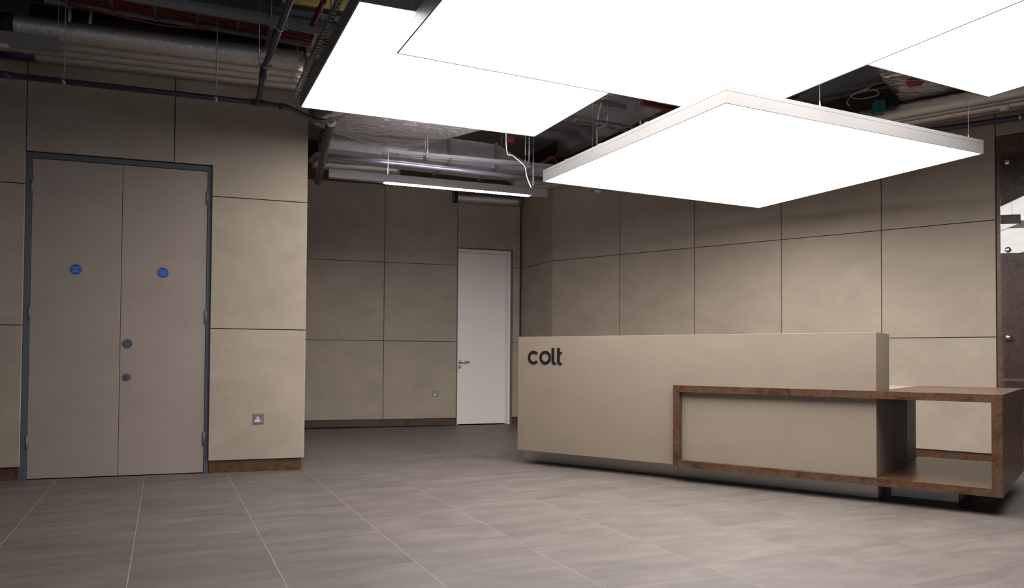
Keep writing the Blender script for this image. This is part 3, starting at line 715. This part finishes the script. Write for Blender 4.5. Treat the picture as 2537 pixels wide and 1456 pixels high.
# red cables, conduits
def flex(name, label, cat, pts, r, m_, n=24):
    P = [Vector(p) for p in pts]; out = []
    for i in range(len(P) - 1):
        p0, p1, p2, p3 = P[max(i - 1, 0)], P[i], P[i + 1], P[min(i + 2, len(P) - 1)]
        for k in range(n // max(1, len(P) - 1) + 2):
            u = k / (n // max(1, len(P) - 1) + 2)
            out.append(0.5 * ((2 * p1) + (p2 - p0) * u + (2 * p0 - 5 * p1 + 4 * p2 - p3) * u * u + (3 * p1 - p0 - 3 * p2 + p3) * u ** 3))
    out.append(P[-1]); o = MB().tube(out, r, 8).build(name, m_, org=P[0]); return tag(o, label, cat)
flex('red_cable', 'red cable dropping beside the slotted channel at the upper left', 'cable', [(-1.4219, 5.4469, 3.6), (-1.584, 5.7481, 3.56), (-1.614, 5.8251, 3.53), (-1.6016, 5.8895, 3.48)], 0.022, M_red)
flex('red_cable', 'drooping red cable loop behind the upper left cable tray', 'cable', [(-3.1243, 5.1205, 3.4), (-2.8548, 5.1986, 3.37), (-2.5762, 5.3379, 3.36), (-2.281, 5.4798, 3.39)], 0.009, M_red)
flex('conduit', 'thin steel conduit across the upper left ceiling', 'conduit', [(-2.5277, 5.7598, 3.7), (-2.251, 5.7027, 3.7), (-1.8821, 5.8315, 3.7), (-1.6501, 5.9257, 3.7)], 0.012, M_galv)
flex('conduit', 'left one of two flexible grey conduits hanging above the thickest foil pipe', 'conduit', [(-3.2596, 5.3392, 3.6), (-3.2205, 5.2942, 3.43), (-3.2276, 5.3041, 3.34)], 0.013, M_galv)
flex('conduit', 'right one of two flexible grey conduits hanging above the thickest foil pipe', 'conduit', [(-3.0871, 5.3367, 3.6), (-3.1035, 5.3556, 3.43), (-3.1178, 5.3681, 3.34)], 0.013, M_galv)
wpt = [(0.0338, 7.7498, 3.3), (0.0395, 7.6704, 3.0), (0.1201, 7.6717, 2.95), (0.1657, 7.6095, 2.85), (0.1813, 7.5424, 2.75), (0.2002, 7.4631, 2.69)]
flex('light_cable', 'white flex looping down to the right end of the lit linear light', 'cable', [FLn.P(LL - 0.38, -0.2, 3.8), FLn.P(LL - 0.38, -0.2, 3.12), FLn.P(LL - 0.32, -0.16, 3.03), FLn.P(LL - 0.22, -0.10, 2.92), FLn.P(LL - 0.20, -0.07, 2.80), FLn.P(LL - 0.16, -0.04, LZ + 0.075)], 0.006, M_cable, 40)
flex('red_cable', 'red cable loop above the left corner of the lowest light panel', 'cable', [(0.3424, 8.4811, 3.2), (0.4144, 8.5317, 3.28), (0.4769, 8.4717, 3.25), (0.5052, 8.3931, 3.15)], 0.011, M_red)
flex('red_cable', 'red cable run above the back corner of the lowest light panel', 'cable', [(1.3286, 7.5977, 3.6), (1.8488, 7.8504, 3.6)], 0.03, M_red)
flex('coiled_cable', 'pale coiled cable hanging left of the foil wrapped duct on the right', 'cable', [(3.3365, 6.8224, 3.5), (3.1925, 6.9184, 3.45), (3.3137, 7.0139, 3.45), (3.4327, 6.903, 3.45), (3.3687, 6.85, 3.48), (3.2648, 6.9916, 3.5), (3.1594, 6.9298, 3.4), (3.1655, 6.9185, 3.35)], 0.006, M_cable, 50)
flex('conduit', 'pale conduit dropping from the slab left of the lowest light panel', 'conduit', [(0.9826, 8.1672, 3.8), (0.9488, 8.2559, 3.62), (0.9717, 8.5249, 3.4)], 0.013, M_galv)
flex('conduit', 'pale conduit dropping behind the back corner of the lowest light panel', 'conduit', [(1.3997, 8.1587, 3.8), (1.4289, 8.2454, 3.62), (1.4527, 8.3007, 3.5)], 0.015, M_galv)
# red tag on a rod
p = Vector((-0.0356, 8.0636, 3.35)); mb = MB(); mb.box(Frame(p.x, p.y, 60), -0.045, 0.045, -0.02, 0.02, p.z - 0.025, p.z + 0.025)
tag(mb.build('red_junction_box', M_red, bevel=0.004, org=p), 'small red junction box under the corner of the leftmost light panel', 'junction box')

# ------------------------------------------------------------------ ducts
def crumple(mb_verts, amp): return [v + Vector((random.uniform(-1, 1), random.uniform(-1, 1), random.uniform(-1, 1))) * amp for v in mb_verts]
def foil_duct(label, A, dirdeg, length, width, z0, z1, side=1, amp=0.012, m_=None, group=None):
    """foil wrapped rectangular duct: subdivided skin with rounded, sagging, crumpled faces"""
    F = Frame(A[0], A[1], dirdeg); nu = int(length / 0.08); prof = []
    rc = 0.06; w_ = width
    for (cx_, cz_, t0) in ((w_ - rc, z1 - rc, 0), (rc, z1 - rc, PI / 2), (rc, z0 + rc, PI), (w_ - rc, z0 + rc, 1.5 * PI)):
        for k in range(5): prof.append((cx_ + rc * math.cos(t0 + PI / 2 * k / 4), cz_ + rc * math.sin(t0 + PI / 2 * k / 4)))
    dense = []
    for i, p in enumerate(prof):
        q = prof[(i + 1) % len(prof)]; dist = math.hypot(q[0] - p[0], q[1] - p[1]); kk = max(1, int(dist / 0.09))
        for k in range(kk): dense.append((p[0] + (q[0] - p[0]) * k / kk, p[1] + (q[1] - p[1]) * k / kk))
    n = len(dense); vs = []; fs = []
    for i in range(nu + 1):
        s = length * i / nu
        for (x, z) in dense:
            sag = -0.03 * math.sin(PI * min(1, max(0, x / w_))) * (1 if z < (z0 + z1) / 2 else 0) * (0.6 + 0.4 * math.sin(s * 5.1))
            vs.append(F.P(s, -side * x, z + sag))
    vs = crumple(vs, amp)
    for i in range(nu):
        for k in range(n): fs.append((i * n + k, i * n + (k + 1) % n, (i + 1) * n + (k + 1) % n, (i + 1) * n + k))
    t = empty('foil_wrapped_duct', A if len(A) == 3 else (*A, z0), label, 'duct')
    mb = MB(); mb.add(vs, fs, True); mb.f.append(list(range(n))[::-1]); mb.f.append([nu * n + k for k in range(n)]); mb.m += [0, 0]; mb.sm += [False, False]
    o = mb.build('foil_wrap', m_ or M_foil2, t); sdm = o.modifiers.new('s', 'SUBSURF'); sdm.levels = 1; sdm.render_levels = 1
    return t, F
fa = (-1.2888, 8.3719, 3.28); fb = (-0.0496, 7.35, 3.28)
dd = math.degrees(math.atan2(fb[0] - fa[0], fb[1] - fa[1]))
foil_duct('crumpled silver foil wrapped duct behind the leftmost light panel', fa, dd, 3.2, 1.25, 3.28, 3.62, side=-1, amp=0.009)
ga = (4.3586, 6.894, 3.35); gb_ = (3.1931, 6.6806, 3.35)
t, Fg = foil_duct('sagging foil wrapped duct behind the upper right light panel', (3.5955, 6.8515, 3.33), 128.3, 2.8, 1.1, 3.33, 3.70, side=-1, amp=0.012)
# printed mark on the foil
pm = Vector((3.3734, 6.1489, 3.285)); Fm = Frame(pm.x, pm.y, 64.8)
for dx, mm in ((0, M_redprint), (0.085, M_blueprint)):
    sgn = 1 if dx == 0 else -1; x0 = -0.12 if dx == 0 else 0.0
    pts = [Fm.P(-0.13, 0, 3.27), Fm.P(0.01, -0.07, 3.27), Fm.P(0.01, 0.07, 3.27)] if dx == 0 else [Fm.P(0.012, -0.07, 3.27), Fm.P(0.07, 0.0, 3.27), Fm.P(0.012, 0.07, 3.27)]
    MB().prism(pts, (0, 0, 0.004)).build('printed_mark', mm, t)
# galvanised duct with flanges and transition
g0, g1 = Vector((-0.9411, 8.4844, 3.22)), Vector((-0.2205, 8.8105, 3.22))
Fg2 = Frame(g0.x, g0.y, math.degrees(math.atan2(*(g1 - g0).xy))); lg = (g1 - g0).length
zt = 3.512
t = empty('sheet_metal_duct', g0, 'galvanised sheet metal duct with flanged joints above the linear light', 'duct')
mb = MB(); mb.box(Fg2, -1.2, lg, -0.55, 0, 3.22, zt); mb.build('duct_section', M_galv, t)
mb = MB(); mb.box(Fg2, lg - 0.001, lg + 0.03, -0.57, 0.02, 3.205, zt + 0.02); mb.build('flange', M_zinc, t)
mb = MB(); mb.box(Fg2, lg - 0.60, lg - 0.57, -0.57, 0.02, 3.20, zt + 0.02); mb.build('flange', M_zinc, t)
tr_ = [Fg2.P(lg + 0.03, 0, 3.22), Fg2.P(lg + 0.03, -0.55, 3.22), Fg2.P(lg + 0.03, -0.55, zt), Fg2.P(lg + 0.03, 0, zt), Fg2.P(lg + 0.42, 0, 3.24), Fg2.P(lg + 0.42, -0.55, 3.24), Fg2.P(lg + 0.42, -0.55, zt - 0.17), Fg2.P(lg + 0.42, 0, zt - 0.17)]
mb = MB(); mb.add(tr_, [(0, 1, 2, 3), (4, 7, 6, 5), (0, 4, 5, 1), (1, 5, 6, 2), (2, 6, 7, 3), (3, 7, 4, 0)]); mb.build('transition', M_galv, t)
mb = MB(); mb.box(Fg2, lg + 0.42, lg + 0.95, -0.55, 0, 3.24, zt - 0.17); mb.build('duct_section', M_galv, t)
mb = MB(); mb.box(Fg2, lg + 0.42, lg + 0.45, -0.57, 0.02, 3.22, zt - 0.15); mb.build('flange', M_zinc, t)
MB().tube([Fg2.P(lg + 0.06, 0.05, 3.12), Fg2.P(lg + 0.06, 0.05, SLAB)], 0.006, 8).build('hanger_rod', M_zinc, t)
# second plain duct, upper left
u0, u1 = Vector((-2.8623, 5.7952, 3.65)), Vector((-1.6348, 6.2518, 3.65))
Fu = Frame(u0.x, u0.y, 72.2)
t = empty('sheet_metal_duct', u0, 'dark flat duct high at the upper left above the red cables', 'duct')
MB().box(Fu, -2.5, 1.6, 0.0, 0.45, 3.65, 3.80).build('duct_section', M_galv_dark, t)
# long lagged black pipe behind the foil pipes
lb0 = Vector((-2.6703, 5.6656, 3.42)); lb1 = Vector((-1.7256, 6.0327, 3.42))
t = MB().tube([lb0 - (lb1 - lb0) * 0.9, lb0, lb1], 0.085, 18).build('lagged_pipe', M_blackmatt, org=lb0)
tag(t, 'thick black lagged pipe behind the foil bundle at the upper left', 'pipe')
# yellow mineral wool seen behind the slotted channel
p = Vector((-1.4835, 5.659, 3.7)); mb = MB(); mb.box(Frame(p.x, p.y, 72.2), -0.30, 0.30, -0.2, 0.4, 3.68, 3.76)
tag(mb.build('mineral_wool_slab', M_wool, org=p), 'yellow mineral wool slab at the top edge above the leftmost light panel', 'insulation')
# foil wrapped spur seen between the left and largest panels
qa = (1.0182, 8.1264, 3.75)
t, _ = foil_duct('brownish foil wrapped duct end between the leftmost and largest light panels', (1.5437, 7.7956, 3.64), 244.8, 1.0, 0.8, 3.64, 3.80, side=1, amp=0.014)
# valve and control box by the right hand duct
p = Vector((3.2643, 6.5434, 3.2)); mb = MB(); mb.box(Frame(p.x, p.y, 100), -0.045, 0.045, -0.05, 0.05, p.z - 0.05, p.z + 0.06)
tag(mb.build('control_box', M_teal, bevel=0.006, org=p), 'teal control box between the foil pipes and the lowest light panel', 'control box')
p = Vector((3.3702, 6.5598, 3.25)); mb = MB(); mb.box(Frame(p.x, p.y, 100), -0.04, 0.04, 0.0, 0.10, p.z - 0.06, p.z + 0.04)
tag(mb.build('control_box', M_blackmatt, bevel=0.006, org=p), 'black control box right of the teal control box', 'control box')
# detector on a bracket plate near the wall
p = Vector((1.0259, 8.8938, 2.98)); t = empty('detector', p, 'pale round detector on a square plate below the lowest light panel', 'detector')
MB().box(Frame(p.x, p.y, 128.3), -0.09, 0.09, -0.06, 0.06, p.z, p.z + 0.006).build('mounting_plate', M_linear, t)
MB().tube([p, p - Vector((0, 0, 0.018))], [0.045, 0.038], 24).build('sensor_head', M_cap, t)
MB().tube([p + Vector((0, 0, 0.006)), Vector((p.x, p.y, SLAB))], 0.004, 6).build('hanger_rod', M_zinc, t)
